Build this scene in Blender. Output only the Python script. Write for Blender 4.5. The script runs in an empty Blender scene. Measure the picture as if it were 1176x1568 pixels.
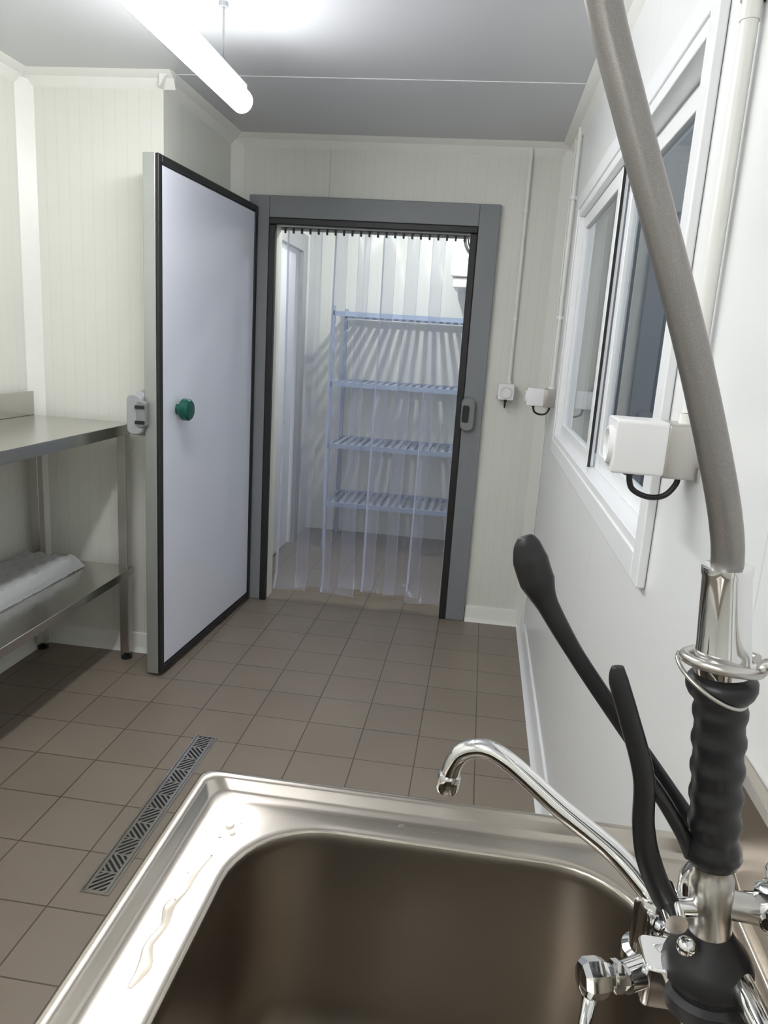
import bpy, bmesh, math, random
from mathutils import Vector, Matrix
random.seed(4)
sc=bpy.context.scene
H=1.45
# ---------------------------------------------------------------- materials
def new(name):
    m=bpy.data.materials.new(name); m.use_nodes=True
    nt=m.node_tree; b=nt.nodes['Principled BSDF']; return m,nt,b
def L(nt,a,b): nt.links.new(a,b)
def N(nt,t,**k):
    n=nt.nodes.new(t)
    for a,v in k.items(): setattr(n,a,v)
    return n
def simple(name,col,rough=.5,metal=0,noise=0.04,scale=30,bump=0,spec=.5,coat=0):
    m,nt,b=new(name)
    b.inputs['Roughness'].default_value=rough; b.inputs['Metallic'].default_value=metal
    b.inputs['Specular IOR Level'].default_value=spec
    b.inputs['Coat Weight'].default_value=coat
    tc=N(nt,'ShaderNodeTexCoord'); nz=N(nt,'ShaderNodeTexNoise'); nz.inputs['Scale'].default_value=scale; nz.inputs['Detail'].default_value=1
    L(nt,tc.outputs['Object'],nz.inputs['Vector'])
    mx=N(nt,'ShaderNodeMix',data_type='RGBA')
    mx.inputs[6].default_value=(*[c*(1-noise) for c in col],1); mx.inputs[7].default_value=(*[min(1,c*(1+noise)) for c in col],1)
    L(nt,nz.outputs['Fac'],mx.inputs[0]); L(nt,mx.outputs[2],b.inputs['Base Color'])
    return m
def wallmat(name,col,stripe,joint,joff=0,dark=.12,rough=.4,sw=.2):
    m,nt,b=new(name); b.inputs['Roughness'].default_value=rough
    tc=N(nt,'ShaderNodeTexCoord'); sp=N(nt,'ShaderNodeSeparateXYZ'); L(nt,tc.outputs['Object'],sp.inputs[0])
    ad=N(nt,'ShaderNodeMath',operation='ADD'); L(nt,sp.outputs['X'],ad.inputs[0]); L(nt,sp.outputs['Y'],ad.inputs[1])
    def groove(period,width,off):
        a=N(nt,'ShaderNodeMath',operation='ADD'); a.inputs[1].default_value=off+50*period; L(nt,ad.outputs[0],a.inputs[0])
        p=N(nt,'ShaderNodeMath',operation='PINGPONG'); p.inputs[1].default_value=period/2; L(nt,a.outputs[0],p.inputs[0])
        r=N(nt,'ShaderNodeMapRange'); r.inputs['From Min'].default_value=width*.4; r.inputs['From Max'].default_value=width; r.inputs['To Min'].default_value=1; r.inputs['To Max'].default_value=0
        L(nt,p.outputs[0],r.inputs['Value']); return r.outputs['Result']
    outs=[]
    if stripe: 
        g=groove(stripe,.003,0); s=N(nt,'ShaderNodeMath',operation='MULTIPLY'); s.inputs[1].default_value=sw; L(nt,g,s.inputs[0]); outs.append(s.outputs[0])
    g2=groove(joint,.003,joff); outs.append(g2)
    if len(outs)==2:
        mm=N(nt,'ShaderNodeMath',operation='MAXIMUM'); L(nt,outs[0],mm.inputs[0]); L(nt,outs[1],mm.inputs[1]); h=mm.outputs[0]
    else: h=outs[0]
    mx=N(nt,'ShaderNodeMix',data_type='RGBA'); mx.inputs[6].default_value=(*col,1); mx.inputs[7].default_value=(*[c*(1-dark*2) for c in col],1)
    L(nt,h,mx.inputs[0]); L(nt,mx.outputs[2],b.inputs['Base Color'])
    bp=N(nt,'ShaderNodeBump',invert=True); bp.inputs['Strength'].default_value=.3; bp.inputs['Distance'].default_value=.002
    L(nt,h,bp.inputs['Height']); L(nt,bp.outputs['Normal'],b.inputs['Normal'])
    return m
def tilemat():
    m,nt,b=new('floor_tile')
    tc=N(nt,'ShaderNodeTexCoord'); mp=N(nt,'ShaderNodeMapping'); mp.inputs['Location'].default_value=(-.092+.214*30,-3.0+.214*30,0)
    L(nt,tc.outputs['Object'],mp.inputs['Vector'])
    br=N(nt,'ShaderNodeTexBrick',offset=0.0,squash=1.0)
    br.inputs['Scale'].default_value=1; br.inputs['Brick Width'].default_value=.214; br.inputs['Row Height'].default_value=.214
    br.inputs['Mortar Size'].default_value=.0022; br.inputs['Mortar Smooth'].default_value=.1
    br.inputs['Color1'].default_value=(.208,.170,.134,1); br.inputs['Color2'].default_value=(.226,.186,.148,1); br.inputs['Mortar'].default_value=(.085,.068,.054,1)
    L(nt,mp.outputs[0],br.inputs['Vector'])
    nz=N(nt,'ShaderNodeTexNoise'); nz.inputs['Scale'].default_value=3; nz.inputs['Detail'].default_value=4; L(nt,tc.outputs['Object'],nz.inputs['Vector'])
    mr=N(nt,'ShaderNodeMapRange'); mr.inputs['To Min'].default_value=.9; mr.inputs['To Max'].default_value=1.1; L(nt,nz.outputs['Fac'],mr.inputs['Value'])
    mx=N(nt,'ShaderNodeVectorMath',operation='SCALE'); L(nt,br.outputs['Color'],mx.inputs[0]); L(nt,mr.outputs[0],mx.inputs['Scale'])
    L(nt,mx.outputs[0],b.inputs['Base Color']); b.inputs['Roughness'].default_value=.40
    bp=N(nt,'ShaderNodeBump',invert=True); bp.inputs['Strength'].default_value=.5; bp.inputs['Distance'].default_value=.002
    L(nt,br.outputs['Fac'],bp.inputs['Height']); L(nt,bp.outputs['Normal'],b.inputs['Normal'])
    return m
def steel(name,col,rough,stretch=(4,200,200),amt=.12):
    m,nt,b=new(name); b.inputs['Metallic'].default_value=1
    tc=N(nt,'ShaderNodeTexCoord'); mp=N(nt,'ShaderNodeMapping'); mp.inputs['Scale'].default_value=stretch
    L(nt,tc.outputs['Object'],mp.inputs['Vector'])
    nz=N(nt,'ShaderNodeTexNoise'); nz.inputs['Scale'].default_value=1; nz.inputs['Detail'].default_value=3; L(nt,mp.outputs[0],nz.inputs['Vector'])
    mr=N(nt,'ShaderNodeMapRange'); mr.inputs['To Min'].default_value=rough-amt; mr.inputs['To Max'].default_value=rough+amt; L(nt,nz.outputs['Fac'],mr.inputs['Value'])
    L(nt,mr.outputs[0],b.inputs['Roughness']); b.inputs['Base Color'].default_value=(*col,1)
    return m
def clearmat(name,tint,body,fac,rough=.05,edge=.9):
    m,nt,b=new(name); b.inputs['Base Color'].default_value=(*body,1); b.inputs['Roughness'].default_value=rough
    tr=N(nt,'ShaderNodeBsdfTransparent'); tr.inputs['Color'].default_value=(*tint,1)
    fr=N(nt,'ShaderNodeFresnel'); fr.inputs['IOR'].default_value=1.45
    mr=N(nt,'ShaderNodeMapRange'); mr.inputs['To Min'].default_value=fac; mr.inputs['To Max'].default_value=edge; L(nt,fr.outputs[0],mr.inputs['Value'])
    mx=N(nt,'ShaderNodeMixShader'); L(nt,mr.outputs[0],mx.inputs[0]); L(nt,tr.outputs[0],mx.inputs[1]); L(nt,b.outputs[0],mx.inputs[2])
    L(nt,mx.outputs[0],nt.nodes['Material Output'].inputs['Surface'])
    return m
def glassmat():
    m,nt,b=new('window_glass'); b.inputs['Metallic'].default_value=1; b.inputs['Base Color'].default_value=(.85,.88,.9,1); b.inputs['Roughness'].default_value=.01
    tr=N(nt,'ShaderNodeBsdfTransparent'); tr.inputs['Color'].default_value=(.8,.85,.88,1)
    lw=N(nt,'ShaderNodeLayerWeight'); lw.inputs['Blend'].default_value=.5
    pw=N(nt,'ShaderNodeMath',operation='POWER'); pw.inputs[1].default_value=4; L(nt,lw.outputs['Facing'],pw.inputs[0])
    mr=N(nt,'ShaderNodeMapRange'); mr.inputs['To Min'].default_value=.08; mr.inputs['To Max'].default_value=1; L(nt,pw.outputs[0],mr.inputs['Value'])
    mx=N(nt,'ShaderNodeMixShader'); L(nt,mr.outputs[0],mx.inputs[0]); L(nt,tr.outputs[0],mx.inputs[1]); L(nt,b.outputs[0],mx.inputs[2])
    L(nt,mx.outputs[0],nt.nodes['Material Output'].inputs['Surface']); return m
def emit(name,col,st):
    m,nt,b=new(name); b.inputs['Base Color'].default_value=(*col,1); b.inputs['Emission Color'].default_value=(*col,1); b.inputs['Emission Strength'].default_value=st
    return m
CREAM=(.745,.75,.685)
M_wall=wallmat('wall_panel_cream',CREAM,.05,1.15,.42)
M_wallR=wallmat('wall_panel_white',(.81,.82,.815),0,1.15,-.02,dark=.06,rough=.3)
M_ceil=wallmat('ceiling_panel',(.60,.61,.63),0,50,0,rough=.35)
M_cold=wallmat('coldroom_panel',(.80,.82,.79),.05,1.15)
M_floor=tilemat()
M_trim=simple('trim_white',(.81,.81,.76),.35,noise=.02)
M_trimW=simple('trim_pvc_white',(.85,.86,.87),.3,noise=.02)
M_frame=simple('frame_grey',(.22,.23,.245),.45,noise=.03)
M_black=simple('rubber_black',(.012,.012,.013),.45,noise=.2)
M_grip=simple('grip_black',(.010,.010,.011),.40,noise=.2)
M_doorf=simple('door_face_white',(.78,.81,.90),.30,noise=.01,scale=5)
M_alu=simple('aluminium_edge',(.42,.44,.42),.4,metal=.6,noise=.03)
M_green=simple('knob_green',(.0,.08,.055),.3,noise=.05)
M_grey=simple('plastic_grey',(.22,.23,.23),.4)
M_lgrey=simple('plastic_light_grey',(.34,.35,.36),.4)
M_white=simple('plastic_white',(.84,.84,.84),.3,noise=.01)
M_pvc=simple('conduit_white',(.80,.80,.76),.35,noise=.02)
M_steel=steel('steel_brushed',(.56,.55,.52),.22,(300,20,300),.015)
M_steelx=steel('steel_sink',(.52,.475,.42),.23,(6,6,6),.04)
M_bowl_shade=steel('steel_bowl_shaded',(.31,.275,.235),.34,(5,5,5),.04)  # rougher sink steel, base colour darkened to carry the shade inside the bowl
M_chrome=simple('chrome',(.80,.80,.80),.07,metal=1,noise=.01)
M_satin=simple('satin_steel',(.55,.53,.5),.28,metal=1,noise=.02)
M_strip=clearmat('pvc_strip',(.95,.955,.97),(.60,.64,.80),.17,.08,.75)
M_edge=clearmat('pvc_strip_edge',(.84,.87,.96),(.64,.70,.93),.42,.10,.8)
M_wrap=clearmat('plastic_wrap',(.9,.9,.9),(.85,.86,.88),.35,.12)
M_water=clearmat('water',(.86,.85,.83),(1,1,1),.04,.02,.8)
M_glass=glassmat()
M_rack=simple('rack_anodised',(.36,.45,.62),.35,metal=.3)
M_slat=simple('rack_slat',(.40,.46,.60),.45)
M_tube=emit('tube_glow',(.985,.99,1),42)
M_bulb=emit('coldroom_lamp_glow',(1,1,.97),1150)
M_card=simple('cardboard_white',(.62,.62,.6),.5)
def braid():
    m,nt,b=new('hose_braid'); b.inputs['Metallic'].default_value=.8; b.inputs['Roughness'].default_value=.36
    tc=N(nt,'ShaderNodeTexCoord'); 
    w=N(nt,'ShaderNodeTexVoronoi'); w.inputs['Scale'].default_value=1500; L(nt,tc.outputs['Object'],w.inputs['Vector'])
    mr=N(nt,'ShaderNodeMapRange'); mr.inputs['To Min'].default_value=.75; mr.inputs['To Max'].default_value=1.2; L(nt,w.outputs['Distance'],mr.inputs['Value'])
    v=N(nt,'ShaderNodeVectorMath',operation='SCALE'); v.inputs[0].default_value=(.265,.25,.24); L(nt,mr.outputs[0],v.inputs['Scale']); L(nt,v.outputs[0],b.inputs['Base Color'])
    return m
M_braid=braid()
# ---------------------------------------------------------------- builder
class B:
    def __init__(s,name,mats,parent=None):
        s.name=name; s.mats=mats if isinstance(mats,list) else [mats]; s.bm=bmesh.new(); s.parent=parent
    def face(s,vs,mi=0):
        try:
            f=s.bm.faces.new(vs); f.material_index=mi; return f
        except ValueError: return None
    def box(s,x0,x1,y0,y1,z0,z1,mi=0,M=None):
        P=[(x0,y0,z0),(x1,y0,z0),(x1,y1,z0),(x0,y1,z0),(x0,y0,z1),(x1,y0,z1),(x1,y1,z1),(x0,y1,z1)]
        P=[Vector(p) for p in P]
        if M: P=[M@p for p in P]
        v=[s.bm.verts.new(p) for p in P]
        for q in [(0,3,2,1),(4,5,6,7),(0,1,5,4),(1,2,6,5),(2,3,7,6),(3,0,4,7)]: s.face([v[i] for i in q],mi)
    def rbox(s,x0,x1,y0,y1,z0,z1,r,axis='z',mi=0,n=5,M=None,dome=0):
        if axis=='z': a0,a1,b0,b1,c0,c1=x0,x1,y0,y1,z0,z1; mk=lambda a,b,c:Vector((a,b,c))
        elif axis=='x': a0,a1,b0,b1,c0,c1=y0,y1,z0,z1,x0,x1; mk=lambda a,b,c:Vector((c,a,b))
        else: a0,a1,b0,b1,c0,c1=z0,z1,x0,x1,y0,y1; mk=lambda a,b,c:Vector((b,c,a))
        e=min(r*.5,(c1-c0)*.3)
        rings=[]
        for c,ins in [(c0,e*.6),(c0+e*.4,e*.15),(c0+e,0),(c1-e,0),(c1-e*.4,e*.15),(c1,e*.6)]:
            ring=[]
            for (ca,cb,st) in [(a1-r,b1-r,0),(a0+r,b1-r,90),(a0+r,b0+r,180),(a1-r,b0+r,270)]:
                for i in range(n+1):
                    t=math.radians(st+90*i/n); rr=max(r-ins,.0001)
                    p=mk(ca+rr*math.cos(t),cb+rr*math.sin(t),c)
                    if M: p=M@p
                    ring.append(s.bm.verts.new(p))
            rings.append(ring)
        s.bridge(rings,mi); s.face(list(reversed(rings[0])),mi); s.face(rings[-1],mi)
    def bridge(s,rings,mi=0,closed=True):
        for a,b in zip(rings,rings[1:]):
            n=len(a)
            for i in range(n if closed else n-1):
                j=(i+1)%n; s.face([a[i],a[j],b[j],b[i]],mi)
    def lathe(s,p0,p1,prof,mi=0,n=28,cap=True):
        p0=Vector(p0);p1=Vector(p1); d=(p1-p0).normalized(); ln=(p1-p0).length
        a=d.orthogonal().normalized(); b=d.cross(a)
        rings=[]
        for t,r in prof:
            c=p0+d*(t*ln); rings.append([s.bm.verts.new(c+(a*math.cos(2*math.pi*i/n)+b*math.sin(2*math.pi*i/n))*r) for i in range(n)])
        s.bridge(rings,mi)
        if cap: s.face(list(reversed(rings[0])),mi); s.face(rings[-1],mi)
    def cyl(s,p0,p1,r,mi=0,n=20): s.lathe(p0,p1,[(0,r),(1,r)],mi,n)
    def tube(s,pts,rad,mi=0,n=16,sub=8,flat=1.0,ref=None,cap=True):
        pts=[Vector(p) for p in pts]
        if not isinstance(rad,(list,tuple)): rad=[rad]*len(pts)
        P=[];Rr=[]
        for i in range(len(pts)-1):
            q0=pts[max(i-1,0)];q1=pts[i];q2=pts[i+1];q3=pts[min(i+2,len(pts)-1)]
            for k in range(sub):
                t=k/sub
                P.append(.5*((2*q1)+(q2-q0)*t+(2*q0-5*q1+4*q2-q3)*t*t+(3*q1-q0-3*q2+q3)*t**3)); Rr.append(rad[i]*(1-t)+rad[i+1]*t)
        P.append(pts[-1]);Rr.append(rad[-1])
        rings=[]; a=None
        for i,p in enumerate(P):
            d=(P[min(i+1,len(P)-1)]-P[max(i-1,0)]).normalized()
            if ref is not None: a=Vector(ref)
            if a is None: a=d.orthogonal()
            a=(a-d*a.dot(d)).normalized(); b=d.cross(a)
            rings.append([s.bm.verts.new(p+a*math.cos(2*math.pi*k/n)*Rr[i]*flat+b*math.sin(2*math.pi*k/n)*Rr[i]) for k in range(n)])
        s.bridge(rings,mi)
        if cap: s.face(list(reversed(rings[0])),mi); s.face(rings[-1],mi)
    def prism(s,prof,p0,p1,A,Bv,mi=0):
        p0=Vector(p0);p1=Vector(p1);A=Vector(A);Bv=Vector(Bv)
        r0=[s.bm.verts.new(p0+A*a+Bv*b) for a,b in prof]; r1=[s.bm.verts.new(p1+A*a+Bv*b) for a,b in prof]
        s.bridge([r0,r1],mi); s.face(list(reversed(r0)),mi); s.face(r1,mi)
    def sphere(s,c,r,mi=0,sc3=(1,1,1),M=None,u=20,v=12):
        m=Matrix.Translation(Vector(c))@Matrix.Diagonal((*sc3,1))
        if M: m=M@m
        g=bmesh.ops.create_uvsphere(s.bm,u_segments=u,v_segments=v,radius=r,matrix=m)
        for vv in g['verts']:
            for ff in vv.link_faces: ff.material_index=mi
    def done(s,bevel=0,angle=35,seg=2,solid=0,M=None,sub=0):
        bmesh.ops.recalc_face_normals(s.bm,faces=s.bm.faces)
        me=bpy.data.meshes.new(s.name); s.bm.to_mesh(me); s.bm.free()
        for m in s.mats: me.materials.append(m)
        for p in me.polygons: p.use_smooth=True
        me.set_sharp_from_angle(angle=math.radians(angle))
        o=bpy.data.objects.new(s.name,me); sc.collection.objects.link(o)
        if M: me.transform(M)
        if bevel:
            md=o.modifiers.new('b','BEVEL'); md.width=bevel; md.segments=seg; md.limit_method='ANGLE'; md.angle_limit=math.radians(40); md.harden_normals=True
        if s.parent: o.parent=s.parent
        return o
def root(name):
    e=bpy.data.objects.new(name,None); e.empty_display_size=.1; sc.collection.objects.link(e); return e
# ---------------------------------------------------------------- dimensions
XL,XR=-1.92,.325; YB=3.87; YR=3.03; XS=-1.33; ZC=2.40; YF=-1.6
b=B('floor',M_floor); b.box(XL-.1,XR+.1,YF-.1,5.7,-.1,0); b.done()
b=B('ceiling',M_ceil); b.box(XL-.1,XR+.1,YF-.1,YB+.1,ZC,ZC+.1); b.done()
b=B('trim_ceiling_joint',M_trimW); b.box(XS,XR,YR-.004,YR+.002,ZC-.0015,ZC+.001); b.done()
OX0,OX1,OZ=-1.10,-.127,1.985
b=B('wall_back',M_wall); b.box(XS-.0,OX0,YB,YB+.1,0,ZC); b.box(OX1,XR+.1,YB,YB+.1,0,ZC); b.box(OX0,OX1,YB,YB+.1,OZ,ZC); b.done()
b=B('wall_return',M_wall); b.box(XL-.1,XS,YR,YB+.1,0,ZC); b.done()
b=B('wall_left',M_wall); b.box(XL-.1,XL,YF,YR,0,ZC); b.done()
b=B('wall_front',M_wall); b.box(XL-.1,XR+.1,YF-.1,YF,0,ZC); b.done()
WY0,WY1,WZ0,WZ1=1.39,3.18,1.085,2.0
b=B('wall_right',M_wallR)
b.box(XR,XR+.1,YF,WY0,0,ZC); b.box(XR,XR+.1,WY1,YB,0,ZC); b.box(XR,XR+.1,WY0,WY1,0,WZ0); b.box(XR,XR+.1,WY0,WY1,WZ1,ZC); b.done()
cv=[(0,0),(.055,0),(.048,-.006),(.02,-.02),(.006,-.048),(0,-.055)]
Z=(0,0,1)
b=B('trim_cove',M_trim)
b.prism(cv,(XS,YB,ZC),(XR,YB,ZC),(0,-1,0),Z)
b.prism(cv,(XS,YB,ZC),(XS,YR-.04,ZC),(1,0,0),Z)
b.prism(cv,(XL,YR,ZC),(XS+.05,YR,ZC),(0,-1,0),Z)
b.prism(cv,(XL,YF,ZC),(XL,YR,ZC),(1,0,0),Z)
b.prism(cv,(XR,YF,ZC),(XR,YB,ZC),(-1,0,0),Z)
b.done()
b=B('trim_corner',M_trim)
b.prism([(0,0),(.05,0),(.04,.01),(.01,.04),(0,.05)],(XS,YB,0),(XS,YB,ZC-.03),(1,0,0),(0,-1,0))
b.prism([(0,0),(.05,0),(.04,.01),(.01,.04),(0,.05)],(XL,YR,0),(XL,YR,ZC-.03),(1,0,0),(0,-1,0))
b.prism([(0,0),(.05,0),(.04,.01),(.01,.04),(0,.05)],(XR,YB,0),(XR,YB,ZC-.03),(-1,0,0),(0,-1,0))
b.done()
bb=[(0,0),(.035,0),(.022,.008),(.014,.022),(.013,.07),(.008,.082),(0,.085)]
b=B('baseboard_back',M_trim); b.prism(bb,(.012,YB,0),(XR,YB,0),(0,-1,0),Z); b.done()
b=B('baseboard_right',M_trimW); b.prism(bb,(XR,YF,0),(XR,YB,0),(-1,0,0),Z); b.done()
b=B('baseboard_left',M_trim); b.prism(bb,(XL,YF,0),(XL,YR,0),(1,0,0),Z); b.prism(bb,(XL,YR,0),(XS,YR,0),(0,-1,0),Z); b.prism(bb,(XS,YR,0),(XS,YB,0),(1,0,0),Z); b.done()
# ---------------------------------------------------------------- cold room
CX0,CX1,CY=-1.27,1.0,5.52
b=B('wall_coldroom_back',M_cold); b.box(CX0-.1,CX1+.1,CY,CY+.1,0,ZC); b.done()
b=B('wall_coldroom_left',M_cold); b.box(CX0-.1,CX0,YB+.1,4.25,0,ZC); b.box(CX0-.1,CX0,5.05,CY,0,ZC); b.box(CX0-.1,CX0,4.25,5.05,2.0,ZC); b.done()
b=B('wall_coldroom_right',M_cold); b.box(CX1,CX1+.1,YB+.1,CY,0,ZC); b.box(XR+.1,CX1+.1,YB,YB+.1,0,ZC); b.done()
b=B('ceiling_coldroom',M_cold); b.box(CX0-.1,CX1+.1,YB+.1,CY,ZC,ZC+.1); b.done()
b=B('floor_coldroom',M_floor); b.box(XR+.1,CX1+.1,YB,CY+.1,-.1,0); b.done()
d=root('trim_side_door')
b=B('door_leaf',M_doorf,d); b.box(CX0-.07,CX0-.02,4.29,5.01,.01,1.97); b.done(.003)
b=B('door_casing',M_lgrey,d)
b.box(CX0,CX0+.03,4.17,4.28,0,2.1); b.box(CX0,CX0+.03,5.02,5.13,0,2.1); b.box(CX0,CX0+.03,4.28,5.02,1.99,2.1); b.done(.003)
b=B('door_handle',M_grey,d); b.rbox(CX0-.02,CX0+.04,4.36,4.41,1.0,1.18,.015,'x'); b.done()
def rack(x0,x1,y0,y1,nm):
    r=root(nm)
    b=B('posts',M_rack,r)
    for x in (x0,x1):
        for y in (y0,y1): b.box(x-.012,x+.012,y-.012,y+.012,.02,1.66); b.cyl((x,y,0),(x,y,.03),.02)
    b.done(.003)
    for i,z in enumerate((.32,.73,1.15,1.61)):
        b=B('shelf_%d'%(i+1),[M_rack,M_slat],r)
        b.box(x0,x1,y0-.012,y0+.012,z-.015,z+.015); b.box(x0,x1,y1-.012,y1+.012,z-.015,z+.015)
        n=int((x1-x0)/.052)
        for k in range(n+1):
            x=x0+(x1-x0)*k/n; b.box(x-.014,x+.014,y0+.012,y1-.012,z-.004,z+.012,1)
        b.done()
    return r
rack(-1.02,.55,5.0,5.46,'storage_rack')
e=root('evaporator_unit')
b=B('casing',M_white,e); b.rbox(-.27,.75,4.98,5.47,1.88,2.34,.02,'y'); b.box(-.25,.73,5.0,5.46,1.82,1.875); b.done()
b=B('fan_grille',[M_black,M_white],e)
for cx in (-.07,.42):
    b.lathe((cx,4.985,2.11),(cx,4.96,2.11),[(0,.16),(.6,.16),(1,.15),(1,.135),(.2,.13)],1,32,False)
    b.cyl((cx,4.979,2.11),(cx,4.977,2.11),.13,0,32)
    for rr in (.02,.035,.05,.065,.08,.095,.11):
        b.lathe((cx,4.962,2.11),(cx,4.956,2.11),[(0,rr),(0,rr+.005),(1,rr+.005),(1,rr),(0,rr)],1,32,False)
    for k in range(4):
        a=math.pi*k/4; v=Vector((math.cos(a),0,math.sin(a)))*.13; c=Vector((cx,4.96,2.11)); b.cyl(c-v,c+v,.003,1,6)
b.done()
e=root('ceiling_lamp')
b=B('lamp_base',M_white,e); b.lathe((-.45,4.5,2.365),(-.45,4.5,2.40),[(0,.05),(.3,.06),(1,.06)],0,32); b.done()
b=B('lamp_diffuser',M_bulb,e); b.lathe((-.45,4.5,2.33),(-.45,4.5,2.366),[(0,.012),(.2,.025),(1,.028)],0,12); b.done()
# ---------------------------------------------------------------- door frame
e=root('trim_door_frame')
b=B('casing',M_frame,e)
FX0,FX1,FZ=-1.238,.009,2.122; GX0,GX1,GZ=-1.134,-.092,2.018
b.box(FX0,GX0,YB-.03,YB,0,FZ); b.box(GX1,FX1,YB-.03,YB,0,FZ); b.box(GX0,GX1,YB-.03,YB,GZ,FZ); b.done(.004)
b=B('gasket',M_black,e)
b.box(GX0,OX0,YB-.036,YB,0,OZ); b.box(OX1,GX1,YB-.036,YB,0,OZ); b.box(GX0,GX1,YB-.036,YB,OZ,GZ)
b.done(.006)
b=B('strike_latch',[M_grey,M_black],e)
b.rbox(-.10,-.03,YB-.065,YB-.03,1.03,1.20,.03,'y'); b.rbox(-.092,-.06,YB-.075,YB-.06,1.075,1.16,.01,'y',1); b.done()
# strip curtain
e=root('strip_curtain')
b=B('rail',M_lgrey,e); b.box(OX0+.005,OX1-.005,3.925,3.955,1.972,1.984); b.done(.002)
b=B('hooks',M_black,e)
for k in range(22):
    x=OX0+.03+(OX1-OX0-.06)*k/21; b.rbox(x-.005,x+.005,3.913,3.925,1.955,1.982,.004,'y')
b.done()
for i in range(7):
    b=B('strip_%d'%(i+1),[M_strip,M_edge],e)
    x0=OX0+.035+i*.125; w=.19; yb=3.934+(.010 if i%2 else 0)
    zb=.07+random.uniform(-.02,.03); nz=48; us=[-.5,-.488,-.46,-.4,-.3,-.2,-.1,0,.1,.2,.3,.4,.46,.488,.5]; g=[]
    ph=random.uniform(0,6)
    for j in range(nz+1):
        t=j/nz; z=1.97-(1.97-zb)*t; row=[]
        for s in us:
            y=yb+.018*(1-4*s*s)*(.3+t*.9)*(1 if i%2 else -1)*.6 + .012*t*math.sin(ph+t*5)
            y+=.012*max(0,abs(s)-.4)/.1*(1 if (i%2)==(s>0) else -1)
            x=x0+w*(s+.5)+.012*t*math.sin(ph*1.7+t*3)
            if t>.95: y-=.03*((t-.95)/.05)**2*(.5+abs(math.sin(ph*3)))
            row.append(b.bm.verts.new((x,y,z+.005*t*math.sin(s*5+ph))))
        g.append(row)
    for j_,(a_,c_) in enumerate(zip(g,g[1:])):
        for k in range(len(us)-1):
            b.face([a_[k],a_[k+1],c_[k+1],c_[k]],1 if k in (0,len(us)-2) else 0)
    b.done(angle=80)
# ---------------------------------------------------------------- open cold-room door
d=root('door_1')
MD=Matrix.Translation((-1.247,2.79,0))@Matrix.Rotation(-math.atan(.055/1.03),4,'Z')
T=.062; Ld=1.045; D0,D1=.012,2.068
b=B('leaf_core',[M_alu,M_doorf],d); b.box(-T,-.012,0,Ld,D0,D1); b.done(.003,M=MD)
b=B('leaf_face',M_doorf,d); b.box(-.0119,-.001,.035,Ld-.035,D0+.035,D1-.035); b.done(.004,M=MD)
b=B('leaf_gasket',M_black,d)
g=.03
for (y0,y1,z0,z1) in [(0.0,g,D0,D1),(Ld-g,Ld,D0,D1),(g,Ld-g,D0,D0+g),(g,Ld-g,D1-g,D1)]: b.box(-.0118,.004,y0,y1,z0,z1)
b.done(.006,M=MD)
b=B('release_knob',M_green,d)
P0=MD@Vector((-.002,.16,1.125)); P1=MD@Vector((.06,.16,1.125)); 
b.lathe(P0,P1,[(0,.022),(.35,.022),(.36,.040),(.45,.045),(.85,.045),(.97,.038),(1,.025)],0,28); b.done()
b=B('latch_handle',[M_grey,M_black,M_lgrey],d)
b.rbox(-T-.05,-T,.0,.10,1.02,1.20,.035,'x',2,M=MD); b.rbox(-T-.062,-T+.004,-.03,.0,1.03,1.19,.025,'y',2,M=MD)
b.rbox(-T-.02,-T+.02,-.034,-.001,1.06,1.165,.015,'y',0,M=MD); b.box(-T-.022,-T+.018,-.037,-.033,1.075,1.088,1,M=MD); b.box(-T-.022,-T+.018,-.037,-.033,1.135,1.148,1,M=MD)
b.done()
b=B('hinges',M_grey,d)
for z in (.3,1.75):
    b.cyl((-1.225,YB-.05,z),(-1.225,YB-.05,z+.12),.012,0); b.box(-1.236,-1.19,YB-.05,YB-.031,z,z+.12)
b.done(.002)
# ---------------------------------------------------------------- window (right wall)
e=root('window_1')
def ringbox(b,x0,x1,y0,y1,z0,z1,w,mi=0,wb=None):
    wb=wb or w
    b.box(x0,x1,y0,y0+w,z0,z1,mi); b.box(x0,x1,y1-w,y1,z0,z1,mi); b.box(x0,x1,y0+w,y1-w,z1-w,z1,mi); b.box(x0,x1,y0+w,y1-w,z0,z0+wb,mi)
b=B('casing',M_trimW,e); ringbox(b,XR-.018,XR-.0005,1.345,3.24,1.040,2.055,.055); b.done(.004)
b=B('outer_frame',M_trimW,e); ringbox(b,XR-.014,XR+.085,WY0+.001,WY1-.001,WZ0+.001,WZ1-.001,.03); b.done(.003)
ym=2.33
b=B('sash_far',M_trimW,e); ringbox(b,XR+.008,XR+.028,ym-.02,WY1-.031,WZ0+.031,WZ1-.031,.05); b.done(.003)
b=B('sash_near',M_trimW,e); ringbox(b,XR+.032,XR+.052,WY0+.031,ym-.021,WZ0+.031,WZ1-.031,.05); b.done(.003)
b=B('sash_seal',M_black,e); b.box(XR+.010,XR+.018,ym-.025,ym-.0205,WZ0+.032,WZ1-.032); b.done()
def pane(b,x,y0,y1,z0,z1): b.face([b.bm.verts.new(p) for p in [(x,y0,z0),(x,y1,z0),(x,y1,z1),(x,y0,z1)]])
b=B('glass_far',M_glass,e); pane(b,XR+.019,ym+.03,WY1-.08,WZ0+.08,WZ1-.08); b.done()
b=B('glass_near',M_glass,e); pane(b,XR+.043,WY0+.08,ym-.07,WZ0+.08,WZ1-.08); b.done()
M_corr=simple('corridor_paint',(.38,.41,.44),.6)
b=B('wall_corridor',M_corr); b.box(1.9,2.0,-1,YB-.1,0,ZC+.5); b.box(XR+.1,1.9,YB-.2,YB-.1,0,ZC+.5); b.box(XR+.1,1.9,-1.1,-1,0,ZC+.5); b.done()
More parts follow.
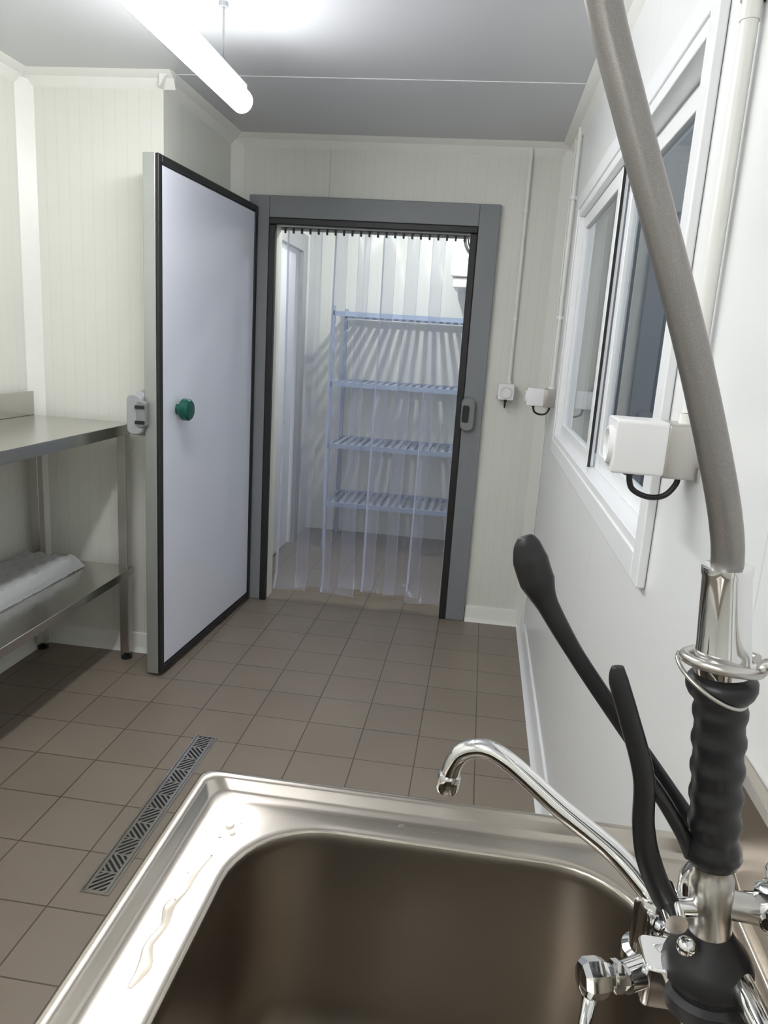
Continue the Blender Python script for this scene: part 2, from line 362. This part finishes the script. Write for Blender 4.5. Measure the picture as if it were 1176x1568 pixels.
b=B('floor_corridor',M_floor); b.box(XR+.1,1.9,-1,YB-.2,-.1,0); b.done()
# ---------------------------------------------------------------- sockets and conduits
def socket(c,n,up,name,s=.04,d1=.05,d2=.075):
    e=root(name); c=Vector(c); n=Vector(n); z=Vector((0,0,1)); t=z.cross(n)
    M=Matrix((t,n,z)).transposed().to_4x4(); M.translation=c
    b=B('back_box',M_satin,e); b.rbox(-s,s,.0005,d1,-s,s,.004,'y',M=M)
    b.box(-s-.006,-s,.0,.004,-s,-s+.02,M=M); b.box(s,s+.006,0,.004,-s,-s+.02,M=M); b.done()
    b=B('socket_body',M_white,e); b.rbox(-s,s,d1,d1+d2,-s+.002,s+.002,.006,'y',M=M)
    b.lathe(M@Vector((0,d1+d2,0)),M@Vector((0,d1+d2+.006,0)),[(0,.030),(1,.028),(1,.024),(.2,.022)],0,28,False)
    b.cyl(M@Vector((0,d1+d2-.001,0)),M@Vector((0,d1+d2+.001,0)),.022,0)
    b.done()
    b=B('cable_loop',M_black,e)
    b.tube([M@Vector(p) for p in [(0,.02,-s+.005),(0,.02,-s-.012),(0,.035,-s-.032),(0,.06,-s-.036),(0,.085,-s-.024),(0,.092,-s+.005)]],.0045,n=10); 
    b.cyl(M@Vector((0,.092,-s-.004)),M@Vector((0,.092,-s+.004)),.008); b.done()
    b=B('gland',M_pvc,e); b.cyl(M@Vector((up,.016,s)),M@Vector((up,.016,s+.015)),.014); b.done()
    return e
socket((.115,YB,1.24),(0,-1,0),0.012,'power_socket',d1=.035,d2=.05)
socket((XR,3.48,1.245),(-1,0,0),0,'power_socket.001')
socket((XR,1.17,1.318),(-1,0,0),0,'power_socket.002')
def conduit(x,y,z0,z1,r,nx,ny,clips):
    e=root('electrical_conduit' if not bpy.data.objects.get('electrical_conduit') else 'electrical_conduit.%03d'%sum(o.name.startswith('electrical_conduit') for o in bpy.data.objects))
    b=B('pipe',M_pvc,e); b.cyl((x,y,z0),(x,y,z1),r,0,20)
    for zc in [z0+.55*(z1-z0)]: b.cyl((x,y,zc-.03),(x,y,zc+.03),r*1.15,0,20)
    b.done()
    b=B('clips',M_white,e)
    for z in clips:
        b.lathe((x,y,z-.008),(x,y,z+.008),[(0,r*1.15),(0,r*1.4),(1,r*1.4),(1,r*1.15)],0,20,False)
        c=Vector((x,y,z))+Vector((nx,ny,0))*r*1.1; b.box(c.x-.008-abs(ny)*.0,c.x+.008,c.y-.008,c.y+.008,z-.008,z+.008)
    b.done()
conduit(.127,YB-.015,1.295,2.38,.009,0,1,[1.6,2.1])
conduit(XR-.014,3.50,1.30,2.38,.010,1,0,[1.6,2.1])
conduit(XR-.016,1.17,1.374,2.38,.0115,1,0,[1.93])
conduit(XR-.014,3.66,.09,2.38,.006,1,0,[1.2])
# ---------------------------------------------------------------- ceiling light
def linlight(name,x,y0,y1,z,wires):
    e=root(name)
    b=B('tube',M_tube,e); r=.037
    b.lathe((x,y0,z),(x,y1,z),[(0,r*.4),(.004,r*.8),(.012,r),(.988,r),(.996,r*.8),(1,r*.4)],0,20); b.done(angle=60)
    b=B('spine',M_lgrey,e); b.box(x-.018,x+.018,y0+.02,y1-.02,z+r-.004,z+r+.012)
    b.lathe((x,y1-.002,z),(x,y1+.012,z),[(0,r*.75),(1,r*.5)],0,20); b.lathe((x,y0-.012,z),(x,y0+.002,z),[(0,r*.5),(1,r*.75)],0,20)
    for wy in wires: b.cyl((x,wy,z+r+.005),(x,wy,ZC),.003,0,8); b.cyl((x,wy,z+r+.01),(x,wy,z+r+.03),.008,0,10); b.cyl((x,wy,ZC-.012),(x,wy,ZC),.014,0,14)
    b.done()
linlight('linear_ceiling_light',-.865,1.08,2.60,2.185,(2.40,1.3))
linlight('linear_ceiling_light.001',-.865,-1.3,.2,2.185,(0,-1.1))
# ---------------------------------------------------------------- table
e=root('steel_work_table')
TX0,TX1,TY0,TY1,TZ=-1.90,-1.435,1.15,2.97,1.052
b=B('top',M_steel,e); b.box(TX0,TX1,TY0,TY1,TZ-.045,TZ); b.box(TX0,TX0+.015,TY0,TY1,TZ,TZ+.10); b.done(.003)
b=B('shelf',M_steel,e); b.box(TX0+.01,TX1-.005,TY0+.01,TY1-.01,.39,.425); b.done(.003)
b=B('legs',M_satin,e)
for x in (TX0+.03,TX1-.035):
    for y in (TY0+.04,TY1-.035):
        b.box(x-.02,x+.02,y-.02,y+.02,.03,TZ-.045)
b.done(.003)
b=B('feet',M_black,e)
for x in (TX0+.03,TX1-.035):
    for y in (TY0+.04,TY1-.035): b.lathe((x,y,0),(x,y,.035),[(0,.024),(.3,.024),(.45,.01),(1,.01)],0,16)
b.done()
e=root('plastic_wrapped_package')
b=B('board_stack',M_card,e); b.rbox(-1.87,-1.66,2.05,2.84,.427,.475,.01,'z'); b.done()
b=B('wrap',M_wrap,e); nx,ny=30,60; g=[]
for i in range(ny+1):
    row=[]
    for k in range(nx+1):
        s=k/nx; t=i/ny; x=-1.885+.26*s; y=2.0+.88*t
        ed=min(s,1-s)/.09; et=min(t,1-t)/.04; m=min(1,max(0,min(ed,et)))
        z=.4275+.055*m+.006*math.sin(x*90+y*30)*math.sin(y*55)*m+.004*random.random()
        row.append(b.bm.verts.new((x,y,z)))
    g.append(row)
b.bridge(g,0,False); b.done(angle=25)
# ---------------------------------------------------------------- floor drain
e=root('floor_drain_grate')
Y0,Y1=1.565,2.375; X0,X1=-.925,-.845
b=B('frame',M_satin,e)
b.box(X0,X0+.006,Y0,Y1,.0005,.004); b.box(X1-.006,X1,Y0,Y1,.0005,.004); b.box(X0+.006,X1-.006,Y0,Y0+.006,.0005,.004); b.box(X0+.006,X1-.006,Y1-.006,Y1,.0005,.004); b.done()
b=B('pit_shade',M_black,e); b.box(X0+.006,X1-.006,Y0+.006,Y1-.006,.0003,.001); b.done()  # flat black sheet painted as the shade below the grate, no hollow modelled
b=B('grate_bars',M_satin,e)
b.box(X0+.008,X0+.017,Y0+.008,Y1-.008,.0015,.0035); b.box(X1-.017,X1-.008,Y0+.008,Y1-.008,.0015,.0035)
n=11; seg=(Y1-Y0-.016)/n; xa,xb=X0+.017,X1-.017
def clipdiag(x0,x1,y0,y1,c,sgn,hw):
    poly=[(x0,y0),(x1,y0),(x1,y1),(x0,y1)]
    def clip(poly,fn):
        out=[]
        for i in range(len(poly)):
            a=poly[i];bq=poly[(i+1)%len(poly)]; fa,fb=fn(a),fn(bq)
            if fa>=0: out.append(a)
            if fa*fb<0:
                t=fa/(fa-fb); out.append((a[0]+(bq[0]-a[0])*t,a[1]+(bq[1]-a[1])*t))
        return out
    g=lambda p:(p[0]-x0)+sgn*(p[1]-(y0+y1)/2)
    poly=clip(poly,lambda p:g(p)-(c-hw)); 
    if len(poly)>2: poly=clip(poly,lambda p:(c+hw)-g(p))
    return poly
for i in range(n):
    ys=Y0+.008+i*seg
    b.box(xa,xb,ys-.003,ys+.003,.0015,.0035)
    sgn=1 if i%2 else -1
    for k in range(-4,9):
        poly=clipdiag(xa,xb,ys+.003,ys+seg-.003,k*.019,sgn,.0045)
        if len(poly)>2:
            lo=[b.bm.verts.new((x,y,.0015)) for x,y in poly]; hi=[b.bm.verts.new((x,y,.0035)) for x,y in poly]
            b.bridge([lo,hi]); b.face(hi); b.face(list(reversed(lo)))
b.done()
# ---------------------------------------------------------------- sink
e=root('steel_sink')
def rr(x0,x1,y0,y1,r,z,n=10,m=6):
    pts=[]
    C=[(x1-r,y1-r,0),(x0+r,y1-r,90),(x0+r,y0+r,180),(x1-r,y0+r,270)]
    for ci,(cx,cy,st) in enumerate(C):
        for i in range(n+1):
            t=math.radians(st+90*i/n); pts.append(Vector((cx+r*math.cos(t),cy+r*math.sin(t),z)))
        nx=C[(ci+1)%4]; t=math.radians(nx[2]); q=Vector((nx[0]+r*math.cos(t),nx[1]+r*math.sin(t),z)); p=pts[-1].copy()
        for k in range(1,m): pts.append(p.lerp(q,k/m))
    return pts
SX0,SX1,SY0,SY1,SZ=-.314,.322,.02,.832,.9
b=B('basin',[M_steelx,M_bowl_shade],e)
loops=[]
def outer(ins,z,r): loops.append((rr(SX0+ins,SX1-ins*.3,SY0+ins,SY1-ins,r,z),0))
outer(.004,.855,.012); outer(0,.858,.014); outer(0,.893,.016); outer(.002,.898,.016); outer(.006,.9,.016); outer(.013,.9,.018); outer(.017,.898,.02); outer(.022,.888,.022); outer(.027,.8852,.026); outer(.036,.8845,.034); outer(.042,.8850,.040)
BX0,BX1,BY0,BY1=-.226,.222,.13,.760
def bowl(ins,z,r,mi): loops.append((rr(BX0+ins,BX1-ins,BY0+ins,BY1-ins,r,z),mi))
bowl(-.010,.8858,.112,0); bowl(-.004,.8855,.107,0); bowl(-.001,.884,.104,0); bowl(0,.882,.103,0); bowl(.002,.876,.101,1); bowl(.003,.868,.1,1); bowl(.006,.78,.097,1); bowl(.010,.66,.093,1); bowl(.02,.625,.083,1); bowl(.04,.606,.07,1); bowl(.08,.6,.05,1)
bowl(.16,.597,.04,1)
rings=[[b.bm.verts.new(p) for p in l] for l,_ in loops]
for i in range(len(rings)-1): b.bridge(rings[i:i+2],loops[i+1][1])
b.face(rings[-1],1)
o=b.done(angle=50)
b=B('drain',M_chrome,e); b.lathe((0,.45,.596),(0,.45,.602),[(0,.045),(.6,.045),(1,.04),(.7,.03),(.4,.012)],0,28); b.done()
b=B('upstand',M_steelx,e); b.prism([(0,0),(0,.13),(-.012,.13),(-.018,.122),(-.006,.12),(-.006,0)],(SX1+.001,.02,.9),(SX1+.001,.80,.9),(1,0,0),Z); b.done(.001)
b=B('stand',M_satin,e)
for x in (-.285,.285):
    for y in (.06,.79): b.box(x-.02,x+.02,y-.02,y+.02,.03,.854); b.cyl((x,y,0),(x,y,.03),.022)
b.box(-.265,.265,.78,.80,.80,.854); b.box(-.295,-.275,.08,.77,.80,.854); b.box(-.265,.265,.05,.07,.80,.854); b.box(.275,.295,.08,.77,.80,.854)
b.box(-.295,-.275,.08,.77,.18,.21); b.box(.275,.295,.08,.77,.18,.21)
b.done(.003)
b=B('water_streak',M_water,e)
b.tube([(-.250,.690,.8856),(-.256,.662,.8856),(-.257,.635,.8856),(-.264,.610,.8856),(-.259,.585,.8856),(-.263,.56,.8856),(-.256,.535,.8856),(-.259,.512,.8856)],[.0015,.003,.0025,.006,.004,.0045,.007,.002],n=16,flat=.35,ref=(0,0,1)); b.done(angle=80)
b=B('water_droplets',M_water,e)
for x,y,r in [(-.247,.742,.005),(-.240,.730,.0035),(-.252,.722,.0025),(-.265,.66,.002),(-.05,.785,.0035),(.02,.783,.002),(-.01,.782,.0015),(-.26,.71,.0015),(-.236,.75,.0015),(-.25,.69,.0015),(-.263,.62,.0015)]:
    b.sphere((x,y,.8854),r,0,(1,1.3,.45))
b.done(angle=80)
# ---------------------------------------------------------------- faucet
e=root('pre_rinse_faucet')
GA=Vector((.239,.57,.904)); GB=Vector((.195,.57,1.299))
def G(z): 
    t=(z-GA.z)/(GB.z-GA.z); return GA.lerp(GB,t)
b=B('spray_bell',M_black,e)
b.lathe(G(.912),G(.985),[(0,.030),(.02,.036),(.12,.0385),(.25,.0385),(.30,.033),(.36,.033),(.42,.0365),(.55,.0365),(.70,.032),(.86,.023),(1,.018)],0,36); b.done()
b=B('valve_stem',M_satin,e); b.lathe(G(.975),G(1.05),[(0,.016),(.1,.0175),(.8,.0175),(.85,.015),(1,.015)],0,28)
b.cyl(G(1.012),G(1.012)+Vector((.05,.0,-.004)),.012); b.done()
b=B('grip',M_grip,e)
pr=[(0,.014),(.015,.020),(.05,.0225),(.10,.0215)]
for k in range(5):
    t=.14+k*.145
    pr+=[(t,.0192),(t+.03,.0188),(t+.07,.0208),(t+.10,.0208),(t+.13,.0192)]
pr+=[(.875,.021),(.90,.0245),(.93,.0265),(.965,.0265),(.985,.024),(1,.018)]
b.lathe(G(1.048),G(1.215),pr,0,36); b.done(angle=60)
b=B('hose_ferrule',M_chrome,e)
b.lathe(G(1.212),G(1.302),[(0,.016),(.05,.0215),(.12,.0225),(.16,.0205),(.24,.0205),(.28,.0198),(.9,.0178),(.93,.0185),(.99,.0185),(1,.013)],0,36); b.done()
b=B('hose',M_braid,e)
b.tube([(.195,.57,1.297),(.190,.568,1.325),(.176,.565,1.37),(.145,.565,1.456),(.11,.565,1.542),(.0813,.565,1.611),(.054,.563,1.680),(.03,.55,1.76),(.02,.52,1.83),(.05,.47,1.885),(.12,.40,1.90),(.20,.34,1.87),(.262,.30,1.78),(.272,.295,1.68)],[.0118]*14,n=24,sub=12); b.done(angle=80)
b=B('riser',M_chrome,e)
b.cyl((.272,.295,1.0),(.272,.295,1.69),.012,0,24); b.lathe((.272,.295,.886),(.272,.295,1.02),[(0,.03),(.08,.03),(.12,.02),(.8,.02),(1,.014)],0,28)
b.tube([(.272,.295,1.34),(.30,.30,1.34),(.3245,.30,1.34)],.006)
b.tube([(.272,.30,.96),(.27,.38,.95),(.262,.47,.95),(.252,.56,.955)],.011,n=18)
b.done()
b=B('hook_arm',M_satin,e)
c=G(1.225); pts=[(.272,.295,1.232),(.275,.36,1.232),(.27,.45,1.233),(.255,.52,1.234),(.232,.553,1.232)]
for k in range(0,15):
    a=math.radians(-40-k*22); pts.append((c.x+.028*math.cos(a),c.y+.028*math.sin(a),c.z+.003*math.sin(k*.5)))
b.tube(pts,[.0055]*5+[.0042]*15,n=12,sub=5)
pts=[]
for k in range(0,18):
    a=math.radians(150+k*20); pts.append((c.x-.006+.027*math.cos(a),c.y+.027*math.sin(a),c.z-.016-.014*math.cos(a-2.6)*-1))
b.tube(pts,.0017,n=10,sub=5)
b.done(angle=80)
b=B('trigger_lever',M_grip,e)
b.tube([(.120,.545,1.221),(.1225,.546,1.209),(.134,.548,1.180),(.153,.552,1.129),(.160,.556,1.0825),(.170,.558,1.048),(.189,.56,1.012),(.205,.565,1.0)],[.0045,.0075,.008,.0085,.009,.010,.010,.008],n=16,flat=.6,ref=(0,1,0))
b.tube([(.157,.56,1.125),(.176,.565,1.10),(.196,.568,1.07),(.205,.57,1.052)],[.006,.006,.006,.006],n=12)
b.done(angle=80)
b=B('lever_pivot',M_chrome,e); b.cyl((.193,.54,1.008),(.193,.582,1.008),.009,0,20); b.cyl((.193,.56,1.008),G(1.005),.008,0,16); b.sphere((.205,.545,.985),.008); b.done()
b=B('elbow_lever',M_grip,e)
b.tube([(.046,.62,1.297),(.0485,.62,1.291),(.053,.62,1.277),(.061,.62,1.258),(.072,.62,1.238),(.099,.62,1.198),(.1387,.62,1.147),(.185,.62,1.090),(.222,.62,1.043),(.24,.62,1.01)],[.006,.011,.0150,.0150,.0095,.0075,.0075,.0078,.008,.010],n=20,flat=.55,ref=(.0,1,.0))
b.done(angle=80)
b=B('mixer_body',M_chrome,e)
b.lathe((.245,.625,.886),(.245,.625,1.015),[(0,.032),(.06,.032),(.10,.024),(.55,.022),(.6,.026),(.8,.026),(.9,.02),(1,.012)],0,32)
b.lathe((.205,.638,.886),(.205,.638,.955),[(0,.024),(.15,.024),(.2,.018),(.85,.018),(1,.014)],0,28)
b.cyl((.245,.625,.93),(.205,.638,.93),.014)
b.lathe((.245,.615,.925),(.165,.562,.930),[(0,.013),(.45,.013),(.47,.018),(.62,.018),(.64,.013),(1,.013)],0,24)
b.rbox(.182,.216,.560,.600,.905,.945,.006,'z')
b.done()
b=B('spout',M_chrome,e)
b.tube([(.205,.638,.945),(.198,.642,.957),(.1675,.665,.977),(.1163,.685,1.003),(.085,.697,1.022),(.0614,.705,1.036),(.043,.711,1.0425),(.0273,.715,1.041),(.012,.719,1.031),(.004,.720,1.014),(.0015,.72,.996)],[.0105,.0105,.0105,.0105,.0102,.010,.010,.010,.010,.010,.010],n=24,sub=6)
b.lathe((.002,.72,1.004),(.0005,.72,.984),[(0,.0115),(.1,.0122),(.8,.0122),(1,.0105),(1,.008),(.6,.007)],0,24); b.done(angle=60)
def valve(c,dirv,name):
    c=Vector(c); dv=Vector(dirv).normalized(); b=B(name,M_chrome,e)
    b.lathe(c,c+dv*.045,[(0,.012),(.3,.012),(.32,.021),(.45,.023),(.85,.021),(.97,.015),(1,.006)],0,10)
    a=dv.orthogonal().normalized(); 
    for k in range(3):
        v=Matrix.Rotation(k*2*math.pi/3,3,dv)@a; q=c+dv*.027; b.lathe(q,q+v*.034,[(0,.007),(.7,.0075),(.9,.008),(1,.005)],0,14)
    b.done()
valve((.262,.585,1.0),(.5,-.3,.3),'valve_knob_hot')
b=B('valve_knob_cold',M_chrome,e)
b.lathe((.172,.566,.930),(.126,.553,.930),[(0,.011),(.2,.011),(.22,.0135),(.34,.0135),(.36,.010),(.45,.010),(.5,.0145),(.62,.0165),(.85,.0165),(.95,.013),(1,.007)],0,8)
b.tube([(.138,.555,.922),(.136,.545,.912),(.130,.525,.905),(.124,.495,.903),(.122,.475,.905)],[.008,.0065,.0055,.0055,.007],n=14); b.done(angle=30)
# ---------------------------------------------------------------- world
w=bpy.data.worlds.new('World'); sc.world=w; w.use_nodes=True
w.node_tree.nodes['Background'].inputs['Color'].default_value=(.78,.83,.9,1); w.node_tree.nodes['Background'].inputs['Strength'].default_value=1.5
sc.view_settings.view_transform='Standard'
# camera
Rv=Vector((0.9892,0.1333,0.0623)); F=Vector((-0.1166,0.9682,-0.2233)); F.normalize(); Rv=(Rv-F*Rv.dot(F)).normalized(); Uv=Rv.cross(F)
cam=bpy.data.cameras.new('camera'); co=bpy.data.objects.new('camera',cam); sc.collection.objects.link(co); sc.camera=co
M=Matrix((Rv,Uv,-F)).transposed().to_4x4(); M.translation=Vector((0,0,H)); co.matrix_world=M
cam.sensor_fit='VERTICAL'; cam.sensor_height=36; cam.lens=36*1140/1568; cam.clip_start=.02
bpy.context.view_layer.update()
for r in [o for o in sc.objects if o.type=='EMPTY']:
    ch=[c for c in r.children]
    pts=[c.matrix_world@Vector(q) for c in ch for q in c.bound_box]
    if not pts: continue
    lo=Vector([min(p[i] for p in pts) for i in range(3)]); hi=Vector([max(p[i] for p in pts) for i in range(3)])
    ctr=Vector(((lo.x+hi.x)/2,(lo.y+hi.y)/2,lo.z)); r.location=ctr
    for c in ch: c.location=-ctr
